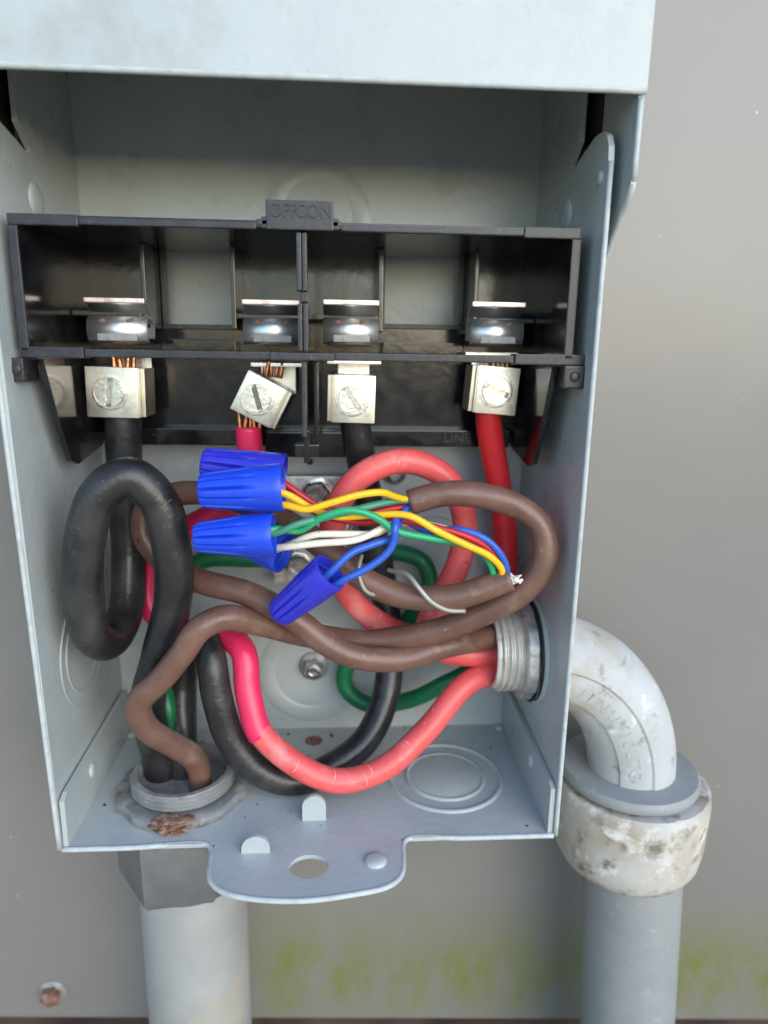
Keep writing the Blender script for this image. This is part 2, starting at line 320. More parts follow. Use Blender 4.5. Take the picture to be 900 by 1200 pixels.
# floor sheet with forward ear
ear = [(4.22, 0), (4.2, -.55)]+[(5.15+.95*math.cos(a), -.85+.95*math.sin(a)) for a in [math.pi+.25*i*math.pi/2 for i in range(1, 4)]]+[(5.5, -1.93), (6.7, -2.03), (7.9, -1.88)]+[(8.35+.85*math.cos(a), -.92+.85*math.sin(a)) for a in [1.5*math.pi+.25*i*math.pi/2 for i in range(1, 4)]]+[(9.2, -.6), (9.2, 0)]
hubx, huby = 2.92, 2.35
outl = [(.24, D), (.24, 0)]+ear+[(W, 0), (W, D)]
mb = MB(); mb.plate(outl, [circ(6.75, -.97, .5, .42, 28), circ(hubx, huby, 1.38, None, 32)], -.12, 0, (0, 1, 2)); floor = mb.build('bottom_panel', PAINT, box)
edge_pts = [(.24, 0), (2, 0), (4.1, 0)]+ear[1:-1]+[(9.3, 0), (11, 0), (W, 0)]
mb = MB(); mb.tube([(x, y-.005, -.06) for x, y in edge_pts], .075, 8, .15); mb.build('edge_bead', PAINT_EDGE, floor, True)
for sx in (-1, 1):      # upturned flanges inside the side panels
    x0 = .27 if sx < 0 else W-.02; x1 = x0-sx*.13
    mb = MB(); mb.plate([(.04, .0), (5.6, .0), (5.6, 1.45), (5.4, 1.62), (.3, 1.45), (.04, 1.35)], [], x0, x1, (1, 2, 0)); fl = mb.build('flange', PAINT, floor)
    dome((x1, 2.05, .95), (-sx, 0, 0), .22, .08, 'dimple', fl)
def tab(cx, cy, wd, h, tilt):     # lanced locking tab standing up from the sheet
    T = Matrix.Translation((cx, cy, 0)) @ Matrix.Rotation(tilt, 4, 'X'); mb = MB()
    r = wd/2; pr = [(-r, -.03), (r, -.03)]+[(r*math.cos(a), h-r+r*math.sin(a)) for a in [math.pi*i/10 for i in range(11)]]
    m_ = MB(); m_.plate(pr, [], -.05, .05, (0, 2, 1)); mb.add(m_.v, m_.f, T); mb.build('locking_tab', PAINT, floor)
tab(6.82, .85, .66, .78, 0); tab(5.34, -.38, .74, .5, 0)
dome((8.46, -.85, 0), (0, 0, 1), .30, .12, 'dimple', floor)
for r_ in (1.72, 1.18): ring(0, 0, r_, .09, .06, (10.8, 2.75, 0), (0, 0, 1), 'knockout_ring', floor)
mb = MB(); mb.lathe([(1.12, -.01), (1.12, .03), (1.05, .05)], 40, Matrix.Translation((10.8, 2.75, 0))); mb.build('knockout_disc', PAINT, floor, 'auto')
mb = MB(); mb.lathe([(.30, -.01), (.30, .012)], 20, Matrix.Translation((6.67, 4.9, 0))); mb.build('drain_hole', RUST, floor)
for cx in (.5, W-.3):
    mb = MB(); mb.lathe([(.13, 0), (.13, .03)], 14, Matrix.Translation((cx, 5.45, .02))); mb.build('weep_hole', FIBRE, floor)
# hood: front face, sides with a chamfered lower corner, top
HX0, HX1, HY = -.45, 13.87, -.5
mb = MB(); mb.plate([(HX0, 18.24), (HX1, 18.24), (HX1, 22), (HX0, 22)], [], HY-.13, HY, (0, 2, 1)); hood = mb.build('hood_front', PAINT, box)
mb = MB(); mb.tube([(HX0, HY-.065, 18.22), (6, HY-.065, 18.22), (HX1, HY-.065, 18.22)], .075, 8, .5); mb.build('edge_bead', PAINT_EDGE, hood, True)
for x0, x1 in ((HX0, HX0+.12), (HX1-.12, HX1)):
    mb = MB(); mb.plate([(HY+.002, 22), (HY+.002, 16.44), (1.1, 14.75), (5.8, 14.75), (5.8, 22)], [], x0, x1, (1, 2, 0)); h_ = mb.build('hood_side', PAINT, box)
    xm = (x0+x1)/2; mb = MB(); mb.tube([(xm, HY, 18.1), (xm, HY, 16.5)], .068, 8, .3); mb.tube([(xm, HY, 16.44), (xm, 1.1, 14.75)], .068, 8, .3); mb.build('edge_bead', PAINT_EDGE, h_, True)
    xi = x1+.02 if x0 == HX0 else x0-.02; mb = MB(); mb.box((xi-.015, 1.55, 16.9), (xi+.015, 2.6, 20.5), 0); mb.build('gap_shade_strip', DARK, h_)  # dark strip paints the shade of the narrow gap beside the box panel
mb = MB(); mb.box((HX0, HY-.12, 22.002), (HX1, 5.8, 22.13), .03); mb.build('hood_top', PAINT, box)

# ------------------------------------------------------------------ ground bar on the back panel
gp = at(318, 558, 4.95); gq = at(405, 684, 4.95)
gb = thing('ground_bar', 'dull cast aluminium ground bar with screws on the back panel', 'ground bar', (gp.x, D, gq.z))
mb = MB(); mb.box((gp.x, 4.95, gq.z), (gq.x, 5.45, gp.z), .05); mb.box((gp.x+.6, 5.45, gq.z+.6), (gq.x-.6, D, gp.z-.6), 0); mb.build('bar', ALU, gb)
for (px, py, r, nn) in ((371, 578, .46, 6), (350, 661, .36, 28), (397, 615, .40, 6), (343, 627, .3, 28)):
    p = at(px, py, 4.95); mb = MB(); mb.lathe([(r*1.15, 0), (r*1.15, .06), (r, .07), (r, .32), (r*.85, .38), (.6*r, .38), (.55*r, .26), (.02, .25)], nn, frame(p, (0, -1, 0), (.4, 0, 1))); sc_ = mb.build('screw', STEEL, gb, 'auto')

# ------------------------------------------------------------------ fuse block
fb = thing('fuse_block', 'black plastic fuse block with four metal clips and lugs', 'fuse block', (6.65, 5.2, 10))
X0, X1, Z0, Z1, Y0, YB = .25, 13.08, 12.72, 15.68, .5, 5.1
mb = MB(); mb.box((X0+.02, Y0+.02, Z1-.17), (X1-.02, YB, Z1-.01), .03); mb.build('top_wall', PLASTIC, fb)
for a, b in ((X0+.02, X0+.2), (X1-.2, X1-.02)):
    mb = MB(); mb.box((a, Y0+.02, Z0+.05), (b, YB, Z1-.18), .02); mb.build('end_wall', PLASTIC, fb)
# front rim: top edge in steps, sides, bottom ledge
def xz(px, py, Y=Y0): p = at(px, py, Y); return p.x, p.z
mb = MB()
xs = [xz(v, 262)[0] for v in (92, 300, 400, 615)]
mb.box((X0, Y0-.03, Z1-.24), (xs[0], Y0+.16, Z1), .03); mb.box((xs[0], Y0, Z1-.2), (xs[1], Y0+.16, Z1-.05), .03)
mb.box((xs[2], Y0, Z1-.2), (xs[3], Y0+.16, Z1-.05), .03); mb.box((xs[3], Y0-.03, Z1-.24), (X1, Y0+.16, Z1), .03)
mb.box((xs[1], Y0, Z1-.12), (xs[2], Y0+.16, Z1+.02), .03)
mb.box((X0-.02, Y0-.02, Z0), (X0+.2, Y0+.14, Z1-.25), .03); mb.box((X1-.2, Y0-.02, Z0), (X1+.02, Y0+.14, Z1-.25), .03)
mb.build('front_rim', PLASTIC_RIM, fb)
mb = MB(); xs = [xz(v, 412)[0] for v in (24, 98, 300, 316, 392, 604, 686)]
mb.box((xs[0], Y0-.02, Z0-.13), (xs[1], Y0+.5, Z0+.12), .03); mb.box((xs[1], Y0+.04, Z0-.1), (xs[3], Y0+.5, Z0+.08), .03)
mb.box((xs[3], Y0-.05, Z0-.11), (xs[4], Y0+.5, Z0+.07), .03); mb.box((xs[4], Y0+.04, Z0-.1), (xs[5], Y0+.5, Z0+.08), .03); mb.box((xs[5], Y0-.02, Z0-.13), (xs[6], Y0+.5, Z0+.12), .03)
mb.build('bottom_ledge', PLASTIC_RIM, fb)
for a, b in ((10, 29), (661, 686)):
    xa = xz(a, 425)[0]; xb = xz(b, 425)[0]; mb = MB(); mb.box((xa, Y0-.08, Z0-.68), (xb, Y0+.75, Z0-.135), .05); e_ = mb.build('stop_block', PLASTIC_RIM, fb)
    dome(((xa+xb)/2, Y0-.08, Z0-.4), (0, -1, 0), .13, .04, 'pip', e_, PLASTIC_RIM)
# OFF / ON tab
xa, za = xz(312, 262); xb, zb = xz(391, 236)
mb = MB(); mb.box((xa, Y0-.02, za-.12), (xb, Y0+.2, zb), .03); mb.box((xa-.12, Y0, za-.1), (xb+.12, Y0+.2, za+.15), .03); tb = mb.build('marking_tab', PLASTIC_RIM, fb)
mb = MB(); TX = Matrix(((1, 0, 0, 0), (0, 0, 1, Y0-.03), (0, 1, 0, 0), (0, 0, 0, 1)))
TXT = Matrix.Rotation(math.pi/2, 4, 'X')
def put_text(mb, s, x, y, z, size, sxs=1.0, dep=.05):
    vs, fs = text_mesh(s, size, dep); mb.add(vs, fs, Matrix.Translation((x, y, z)) @ TXT @ Matrix.Diagonal((sxs, 1, 1, 1)))
zc = (za+zb)/2+.02
put_text(mb, 'OFF', xa+.38, Y0-.03, zc, .42, .85); put_text(mb, 'ON', xb-.32, Y0-.03, zc, .42, .9); put_text(mb, 'C', (xa+xb)/2+.02, Y0-.03, zc, .40, .9)
mb.build('lettering', PLASTIC_RIM, tb)
# back plate with two window openings
def rect(px0, py0, px1, py1, Y):
    a = at(px0, py0, Y); b = at(px1, py1, Y); return [(a.x, a.z), (b.x, a.z), (b.x, b.z), (a.x, b.z)]
w1 = rect(192, 271, 276, 381, YB-.1); w2 = rect(452, 273, 536, 381, YB-.1)
mb = MB(); mb.plate([(X0+.2, 10.35), (X1-.2, 10.35), (X1-.2, Z1-.17), (X0+.2, Z1-.17)], [w1, w2], YB-.1, YB+.08, (0, 2, 1)); mb.build('base_plate', PLASTIC, fb)
mb = MB(); xl = at(165, 500, 4.4).x; xr = at(560, 500, 4.4).x
mb.box((xl-.4, 4.45, 10.05), (xr+1.0, YB+.08, 10.55), .04); led = mb.build('lower_ledge', PLASTIC, fb)
p = at(536, 506, 4.44); mb = MB(); put_text(mb, 'LINE', p.x, 4.44, 10.31, .36, 1.15, .06); mb.build('lettering', PLASTIC_RIM, led)
p = at(325, 515, 4.3); mb = MB(); mb.box((p.x-.35, 4.2, 9.75), (p.x+2.0, YB, 10.5), .04); mb.build('foot_block', PLASTIC, fb)
for w_ in (w1, w2):     # window frames and partitions beside them
    mb = MB()
    mb.box((w_[0][0]-.14, YB-.22, w_[2][1]-.14), (w_[1][0]+.14, YB-.101, w_[2][1]), .02); mb.box((w_[0][0]-.14, YB-.22, w_[2][1]), (w_[0][0], YB-.101, w_[0][1]), .02); mb.box((w_[1][0], YB-.22, w_[2][1]), (w_[1][0]+.14, YB-.101, w_[0][1]), .02)
    mb.build('window_frame', PLASTIC_RIM, fb)
    for (xx) in (w_[0][0]-.28, w_[1][0]+.14):
        mb = MB(); mb.box((xx, 3.3, 13.35), (xx+.13, YB-.102, Z1-.18), .03); mb.build('partition', PLASTIC, fb)
xA = w1[0][0]; xB = w1[1][0]; xC = w2[0][0]; xD = w2[1][0]
for a, b in ((X0+.21, xA-.29), (xB+.28, xC-.29), (xD+.28, X1-.21)):
    mb = MB(); mb.box((a, 3.25, 13.62), (b, YB-.102, 13.78), .04); mb.build('clip_shelf', PLASTIC, fb)
mb = MB(); p = at(176, 395, 4.6); mb.box((xA-.1, 4.3, 12.75), (xB+.1, YB-.102, 13.1), .04); mb.build('crossbar', PLASTIC, fb); mb = MB(); mb.box((xC-.1, 4.3, 12.75), (xD+.1, YB-.102, 13.1), .04); mb.build('crossbar', PLASTIC, fb)
# centre divider
cx = xz(354, 300)[0]; dv = MB()
dv.box((cx-.05, Y0+.3, Z0+.1), (cx+.05, YB-.11, Z1-.2), .01); dv.box((cx-.02, Y0+.35, 10.3), (cx+.08, YB-.11, Z0-.14), .01); dvo = dv.build('centre_divider', PLASTIC, fb)
mb = MB(); zt = xz(354, 341)[1]; zm = xz(354, 356)[1]; ze = at(362, 512, Y0+.1).z
mb.box((cx-.13, Y0-.02, zt), (cx-.015, Y0+.32, Z1-.25), .03); mb.box((cx+.0, Y0-.02, zt), (cx+.11, Y0+.32, Z1-.25), .03); mb.box((cx-.05, Y0+.02, zm+.03), (cx+.13, Y0+.32, zt-.06), .03)
mb.box((cx-.12, Y0-.02, Z0+.1), (cx-.01, Y0+.32, zm), .03); mb.box((cx+.01, Y0-.02, Z0+.1), (cx+.12, Y0+.32, zm), .03)
mb.box((cx-.04, Y0+.02, ze), (cx+.07, Y0+.34, Z0-.13), .03); mb.build('divider_edge', PLASTIC_RIM, dvo)
mb = MB(); x2 = at(370, 480, 1.2).x; mb.box((x2-.05, 1.2, at(370, 512, 1.2).z), (x2+.06, YB-.2, Z0-.14), .03); mb.build('divider_rib', PLASTIC, fb)
mb = MB(); q = at(360, 527, .9); mb.box((q.x-.30, .7, q.z-.14), (q.x+.30, 1.1, q.z+.16), .04); mb.box((q.x-.07, .65, q.z-.3), (q.x+.07, 1.0, q.z+.5), .03); mb.build('divider_foot', PLASTIC, dvo)
# lower end walls with pointed tails
for sx in (-1, 1):
    x0 = .6 if sx < 0 else 12.72; x1 = x0+sx*.14
    mb = MB(); mb.plate([(.85, 12.55), (YB-.1, 12.55), (YB-.1, 10.3), (4.5, 10.05), (2.5, 9.8), (2.05, 9.95), (1.5, 11.0)], [], x0, x1, (1, 2, 0)); mb.build('lower_end_wall', PLASTIC, fb)
# clips, straps and lugs
LUGS = []
def clip(px, py, wpx, flip):
    c = at(px, py, 3.1); wd = wpx/41.0; x0 = c.x-wd/2; x1 = c.x+wd/2; z = c.z
    prof_low = [(3.42, z+.02), (3.25, z+.13), (3.08, z+.17), (2.92, z+.13), (2.82, z+.04), (2.77, z-.08), (2.75, z-.2), (2.77, z-.33), (2.84, z-.45), (2.95, z-.53)]
    # lower jaw bulges towards the viewer (smaller y)
    def sheet(pr, xa, xb, th=.05):
        mb = MB(); vs = []; fs = []; n = len(pr)
        for x in (xa, xb):
            for (y, zz) in pr: vs.append((x, y, zz))
        for i in range(n-1): fs.append([i, i+1, n+i+1, n+i])
        # thickness
        m = len(vs)
        for x in (xa, xb):
            for j, (y, zz) in enumerate(pr):
                a = Vector(pr[max(j-1, 0)]); b = Vector(pr[min(j+1, n-1)]); d = (b-a).normalized(); nn = Vector((-d.y, d.x))
                vs.append((x, y+nn.x*th, zz+nn.y*th))
        for i in range(n-1): fs.append([m+i, m+n+i, m+n+i+1, m+i+1]); fs.append([i, m+i, m+i+1, i+1]); fs.append([n+i, n+i+1, m+n+i+1, m+n+i])
        fs.append([0, n, m+n, m]); fs.append([n-1, m+n-1, m+2*n-1, 2*n-1])
        mb.add(vs, fs); return mb
    k = sheet(prof_low, x0, x1).build('fuse_clip', CLIP, fb, True)
    up = [(2.72, z+.50), (2.95, z+.44), (3.2, z+.30), (3.45, z+.14), (3.55, z-.1), (3.5, z-.4)]
    sheet(up, x0, x1).build('upper_jaw', CLIP, k, True)
    mb = MB(); mb.box((x0, 2.66, z+.47), (x1, 2.76, z+.60), .03); mb.build('jaw_lip', CLIP_EDGE, k)
    mb = MB(); mb.box((x0+wd*.18, 2.67, z-.47), (x1-wd*.16, 2.77, z-.29), .03); mb.build('jaw_notch', ZINC, k)
    for q_ in (.25, .72):
        bm = bmesh.new(); bmesh.ops.create_icosphere(bm, subdivisions=2, radius=.1)
        for v in bm.verts: v.co *= 1+.7*noise.noise(v.co*12+Vector((px, q_*5, 0))); v.co.z *= .6; v.co.y *= .4
        m2 = MB().bm(bm, Matrix.Translation((x0+wd*q_, 2.83, z+.04))); m2.build('corrosion_spot', RUST, k, True)
    return c
def lug(px, py, wd, hg, rot, slot, strap_dx=.2, m=TIN):
    c = at(px, py, 3.0); T = Matrix.Translation((c.x, 3.0, c.z)) @ Matrix.Rotation(rot, 4, 'Y')
    mb = MB(); mb.box((-wd/2, 0, -hg/2), (wd/2, 1.25, hg/2), .035, T); l_ = mb.build('terminal_lug', m, fb, 'auto')
    sg = 1 if c.x < 7.5 else -1
    mb = MB(); mb.box((sg*(wd/2+.012)-.03, .04, -hg/2+.01), (sg*(wd/2+.012)+.03, .16, hg/2-.01), .015, T)
    mb.box((sg*(wd/2+.08)-.07, .17, -hg/2+.02), (sg*(wd/2+.08)+.07, 1.2, hg/2-.02), .02, T); mb.build('wrap', TIN_EDGE, l_, 'auto')
    r = .40; mb = MB(); TT = T @ Matrix.Translation((-.05, 0, 0)) @ Matrix.Rotation(slot, 4, 'Y')
    F = TT @ frame((0, 0, 0), (0, -1, 0), (0, 0, 1))
    mb.lathe([(r*1.2, -.02), (r*1.2, .02), (r*1.06, .025), (r*1.04, -.1), (r*.97, -.1), (r*.97, .0)], 36, F)
    # two half-moons leave the slot open
    for s in (-1, 1):
        g = .085; a0 = math.asin(g/(r*.94)); pr = [(s*(r*.94)*math.sin(a), (r*.94)*math.cos(a)) for a in [a0+(math.pi-2*a0)*i/16 for i in range(17)]]
        m_ = MB(); m_.plate(pr, [], -.09, .05, (0, 2, 1)); mb.add(m_.v, m_.f, TT)
    mb.build('screw_head', STEEL, l_, 'auto')
    mb = MB(); z = c.z+hg/2; mb.box((c.x+strap_dx-.45, 4.1, z-.5), (c.x+strap_dx+.45, 4.2, z+.35), .02); mb.box((c.x+strap_dx-.75, 3.5, z+.28), (c.x+strap_dx+.75, 4.2, z+.38), .02); mb.build('strap', TIN, l_)
    return l_, c, T, hg
clip(141, 378, 63, 1); clip(320, 380, 62, 1); clip(411, 380, 60, -1); clip(580, 382, 59, -1)
L1 = lug(131, 460, 1.36, 1.34, 0.02, .12, .35); L2 = lug(303, 468, 1.16, 1.16, math.radians(27), -math.radians(20)-math.radians(27)+.1, .5); L3 = lug(415, 468, 1.16, 1.30, .02, -.62, 0); L4 = lug(583, 458, 1.16, 1.30, math.radians(4), -1.25, -.1)

# ------------------------------------------------------------------ wires
CL = []
def P(*q): return [at(*v) if len(v) == 3 else Vector(v[1:]) for v in q]
def strands(root, base, d, n, rad, length, fan=.16, seed=0):
    rnd = random.Random(seed); d = Vector(d).normalized(); a = Vector((1, 0, 0)); a = (a-d*a.dot(d)).normalized(); b = d.cross(a)
    for i in range(n):
        o_ = a*((i-(n-1)/2)*rad*2.1)+b*rnd.uniform(-.1, .1); e = base+o_*1.05+d*length*rnd.uniform(.8, 1.05)+a*rnd.uniform(-fan, fan)*.4
        mb = MB(); mb.tube([base+o_, (base+o_+e)/2+a*rnd.uniform(-.02, .02), e], rad, 7, .1); mb.build('copper_strand', COPPER, root, True)
def wire(name, label, cat, pts, r, m, seed, group=None, base=None):
    t = thing(name, label, cat, base or pts[-1], group)
    mb = MB(); mb.tube(pts, lambda u: r, 20, .1, wob(seed, .022, 5)); mb.build('insulation', m, t, True)
    CL.append((name, resample(pts, .15), r)); return t
hub_in = ('w', hubx, huby, 0)
# left black conductor: lug, down, round the big loop, into the bottom hub
ptsA = P((143, 478, 3.55), (145, 520, 3.6), (148, 590, 3.75), (151, 660, 3.7), (147, 718, 3.0), (128, 752, 1.9), (106, 742, 1.05), (98, 690, .75), (100, 630, .7), (118, 578, .72), (152, 558, .85), (184, 584, .95), (201, 640, 1.05), (203, 700, 1.2), (188, 765, 1.6), (173, 828, 2.3), (187, 890, 2.75), (195, 960, 2.75))
tA = wire('power_cable', 'thick black insulated cable coiled in a tall loop at left', 'cable', ptsA, .49, RUBBER, 1, 'power conductors')
strands(tA, at(146, 440, 3.6), (0, 0, 1), 4, .075, .62, seed=3)
ptsB = P((415, 485, 3.6), (420, 520, 3.8), (430, 575, 4.2), (441, 640, 4.5), (451, 700, 4.5), (457, 760, 4.1), (451, 820, 3.5), (428, 868, 2.9), (390, 898, 2.35), (345, 915, 1.95), (302, 902, 1.75), (270, 865, 1.75), (254, 815, 1.85), (247, 770, 2.1), (236, 745, 2.7), (220, 752, 3.3), (214, 800, 3.5), (214, 860, 3.0), (216, 960, 2.7))
tB = wire('power_cable', 'thick black insulated cable sagging in a U along the box floor', 'cable', ptsB, .43, RUBBER, 2, 'power conductors')
# red conductor at the right lug: one full loop, then out through the side connector
ptsC = P((572, 470, 3.6), (573, 500, 3.7), (583, 560, 4.0), (592, 630, 4.4), (588, 690, 4.6), (556, 735, 4.5), (500, 748, 4.1), (450, 733, 3.5), (410, 700, 3.0), (390, 650, 2.7), (393, 600, 2.6), (420, 560, 2.6), (470, 540, 2.75), (518, 556, 2.9), (543, 600, 3.0), (540, 652, 3.05), (518, 700, 2.95), (500, 738, 2.85), (515, 760, 2.95), (548, 767, 3.0), (585, 765, 3.05), (612, 765, 3.05))
tC = wire('power_wire', 'red insulated wire from the right lug making a round loop', 'wire', ptsC, .36, SALMON, 3, 'power conductors')
mb = MB(); mb.tube(P((572, 474, 3.6), (573, 500, 3.7), (583, 560, 4.0), (592, 630, 4.4), (588, 690, 4.6), (570, 722, 4.56)), .378, 20, .1); mb.build('clean_red_length', RED, tC, True, label='clean bright red end of the wire')
strands(tC, at(580, 440, 3.6), (0, 0, 1), 6, .06, .55, seed=5)
# pink-red conductor from the second lug
ptsD = P((291, 500, 3.55), (292, 545, 3.6), (283, 580, 3.6), (250, 603, 3.7), (205, 630, 4.0), (177, 672, 4.1), (178, 712, 3.9), (215, 740, 3.5), (258, 742, 3.0), (285, 763, 2.3), (290, 808, 1.95), (300, 850, 1.7), (338, 890, 1.4), (395, 915, 1.3), (450, 900, 1.5), (500, 855, 2.0), (545, 803, 2.5), (580, 787, 2.9), (612, 784, 2.95))
tD = wire('power_wire', 'salmon red wire sagging across the box floor, pink at its start', 'wire', ptsD, .35, SALMON, 4, 'power conductors')
mb = MB(); mb.tube(ptsD[:12]+[at(306, 862, 1.63)], .372, 20, .1, wob(9, .02)); mb.build('pink_length', MAGENTA, tD, True, label='pink upper length of the wire')
strands(tD, at(293, 505, 3.55), (.05, 0, 1), 5, .065, .6, seed=8); strands(tD, at(318, 442, 3.6), (.1, 0, 1), 5, .06, .5, seed=9)
SCUFF = mat('pale_scuff', (.86, .36, .33), .6, var=.15, vscale=600)
path = resample(ptsD, .1)
for k, (px, py) in enumerate(((346, 893), (389, 908), (424, 905), (433, 901), (478, 876))):
    i = min(range(2, len(path)-2), key=lambda j: (path[j]-at(px, py, 1.5)).length)
    c = path[i]; tg = (path[i+1]-path[i-1]).normalized(); fr = Vector((0, -.75, .65)); fr = (fr-tg*fr.dot(tg)).normalized(); b = tg.cross(fr); rnd = random.Random(k)
    a0 = rnd.uniform(-1.1, -.3); a1 = a0+rnd.uniform(.8, 1.5)
    mb = MB(); mb.tube([c+(fr*math.cos(a)+b*math.sin(a))*.352+tg*(.07*math.sin((a-a0)*2)) for a in [a0+(a1-a0)*q/6 for q in range(7)]], lambda u: .004+.013*math.sin(math.pi*u), 6, .05); mb.build('scuff', SCUFF, tD, True)
# greens
ptsE = P((612, 790, 3.4), (575, 780, 3.55), (530, 797, 4.0), (480, 820, 4.5), (430, 825, 4.8), (404, 803, 4.9), (412, 770, 4.95), (448, 748, 5.05), (482, 722, 5.0), (503, 690, 4.9), (497, 660, 4.95), (470, 648, 5.2), (430, 652, 5.35), (395, 655, 5.1), (375, 655, 4.75))
tE = wire('ground_wire', 'dark green ground wire looping behind the black cable on the right', 'wire', ptsE, .27, GREEN_T, 5, 'ground wires')
ptsF = P((203, 950, 2.6), (201, 880, 2.9), (196, 825, 3.0), (190, 780, 3.8), (196, 730, 4.6), (212, 685, 4.85), (236, 657, 4.75), (290, 655, 4.7), (338, 656, 4.75))
tF = wire('ground_wire', 'dark green ground wire from the bottom hub to the ground bar', 'wire', ptsF, .27, GREEN_T, 6, 'ground wires')

# brown thermostat cables with their thin conductors
def cable(label, pts, seed):
    t = thing('thermostat_cable', label, 'cable', pts[0], 'brown thermostat cables')
    n = len(pts); mb = MB(); mb.tube(pts, .335, 20, .1, wob(seed, .09, 4)); mb.build('jacket', BROWN, t, True); CL.append(('brown', resample(pts, .15), .335)); return t
ptsG = P((236, 960, 2.1), (230, 893, 2.0), (202, 872, 1.5), (170, 852, .95), (162, 824, .75), (188, 796, .65), (214, 765, .55), (232, 738, .55), (262, 724, .75), (305, 731, 1.25), (360, 744, 1.9), (430, 752, 1.85), (500, 742, 1.45), (560, 722, 1.05), (610, 695, .8), (638, 657, .7), (634, 617, .8), (602, 592, .9), (550, 579, 1.0), (515, 579, 1.05), (480, 589, 1.1))
tG = cable('brown thermostat cable from the bottom hub, ending in the right-hand loop', ptsG, 11)
ptsH = P((612, 746, 2.85), (578, 747, 2.6), (525, 757, 1.9), (465, 773, 1.25), (418, 770, .98), (377, 750, .98), (340, 722, 1.0), (290, 696, 1.35), (235, 681, 2.0), (192, 657, 2.55), (168, 625, 2.75), (174, 594, 2.8), (215, 578, 2.7), (270, 584, 2.4), (330, 608, 2.0), (385, 645, 1.5), (430, 681, 1.15), (480, 700, .92), (540, 698, .72), (598, 677, .6))
tH = cable('brown thermostat cable from the side connector, frayed end below the loop', ptsH, 12)
mb = MB(); rnd = random.Random(4); b0 = at(598, 677, .6)
for i in range(22):
    d = Vector((rnd.uniform(.1, .3), rnd.uniform(-.2, .1), rnd.uniform(-.12, .1))); mb.tube([b0+Vector((-.08, rnd.uniform(-.18, .18), rnd.uniform(-.2, .2))), b0+d*.5+Vector((0, 0, rnd.uniform(-.1, .1))), b0+d], .026, 5, .1)
mb.build('frayed_fibres', FIBRE, tH, True)
def cond(t, pts, m, r=.09):
    mb = MB(); pp = P(*pts); mb.tube(pp, r, 12, .06); mb.build('conductor', m, t, True); CL.append(('cond', resample(pp, .15), r))
# from cable G (end at 480,589)
cond(tG, [(318, 592, .2), (335, 592, .12), (358, 597, .02), (385, 590, 0), (420, 580, .05), (447, 577, .2), (462, 582, .6), (486, 588, 1.1)], YEL)
cond(tG, [(305, 626, .15), (325, 624, .1), (350, 614, .05), (390, 604, .25), (430, 594, .45), (462, 587, .75), (488, 586, 1.0)], GRN_D)
cond(tG, [(315, 560, .9), (335, 568, .75), (355, 582, .7), (380, 596, .7), (420, 602, .75), (455, 597, .85), (488, 591, 1.2)], RDT)
cond(tG, [(318, 646, .95), (340, 638, .55), (368, 627, .3), (405, 626, .3), (440, 625, .35), (462, 612, .7), (488, 594, 1.2)], WHT)
cond(tG, [(372, 684, -.02), (390, 668, -.1), (412, 648, .0), (440, 637, .15), (462, 629, .35), (468, 612, .6), (474, 598, .9), (488, 591, 1.05)], BLU, .096)
# from cable H (end at 598,677)
cond(tH, [(318, 574, .12), (338, 580, .15), (362, 594, .3), (392, 605, .45), (435, 604, .35), (478, 604, .15), (512, 622, .1), (545, 638, .15), (574, 652, .3), (588, 668, .45), (586, 686, .6)], YEL)
cond(tH, [(305, 622, 0), (328, 620, .2), (350, 622, .25), (378, 606, .05), (410, 598, -.02), (440, 606, 0), (464, 622, .1), (500, 630, .2), (535, 636, .35), (563, 647, .45), (576, 664, .55), (580, 690, .65)], GRN)
cond(tH, [(318, 556, 1.1), (340, 572, 1.0), (370, 600, .95), (420, 612, .9), (470, 610, .6), (510, 618, .4), (550, 630, .35), (575, 646, .5), (588, 665, .6), (584, 690, .65)], RDT)
cond(tH, [(315, 642, .7), (335, 641, .3), (370, 637, .12), (415, 633, .1), (437, 625, .15), (452, 617, .3), (480, 612, .8), (530, 622, .7), (565, 635, .6), (590, 660, .6), (588, 688, .65)], WHT)
cond(tH, [(384, 692, -.02), (402, 680, -.12), (430, 666, -.1), (452, 650, -.05), (462, 634, -.02), (463, 616, .0), (468, 606, .5), (500, 622, .75), (540, 621, .55), (572, 634, .45), (592, 660, .5), (594, 686, .6)], BLU, .096)
# bare drain wires
cond(tG, [(424, 650, 1.0), (420, 670, .72), (428, 692, .7), (440, 697, .85), (448, 690, 1.15)], DRAIN, .055)
cond(tH, [(455, 668, 1.3), (478, 674, .75), (490, 688, .5), (505, 705, .45), (524, 715, .5), (545, 716, .62)], DRAIN, .065)

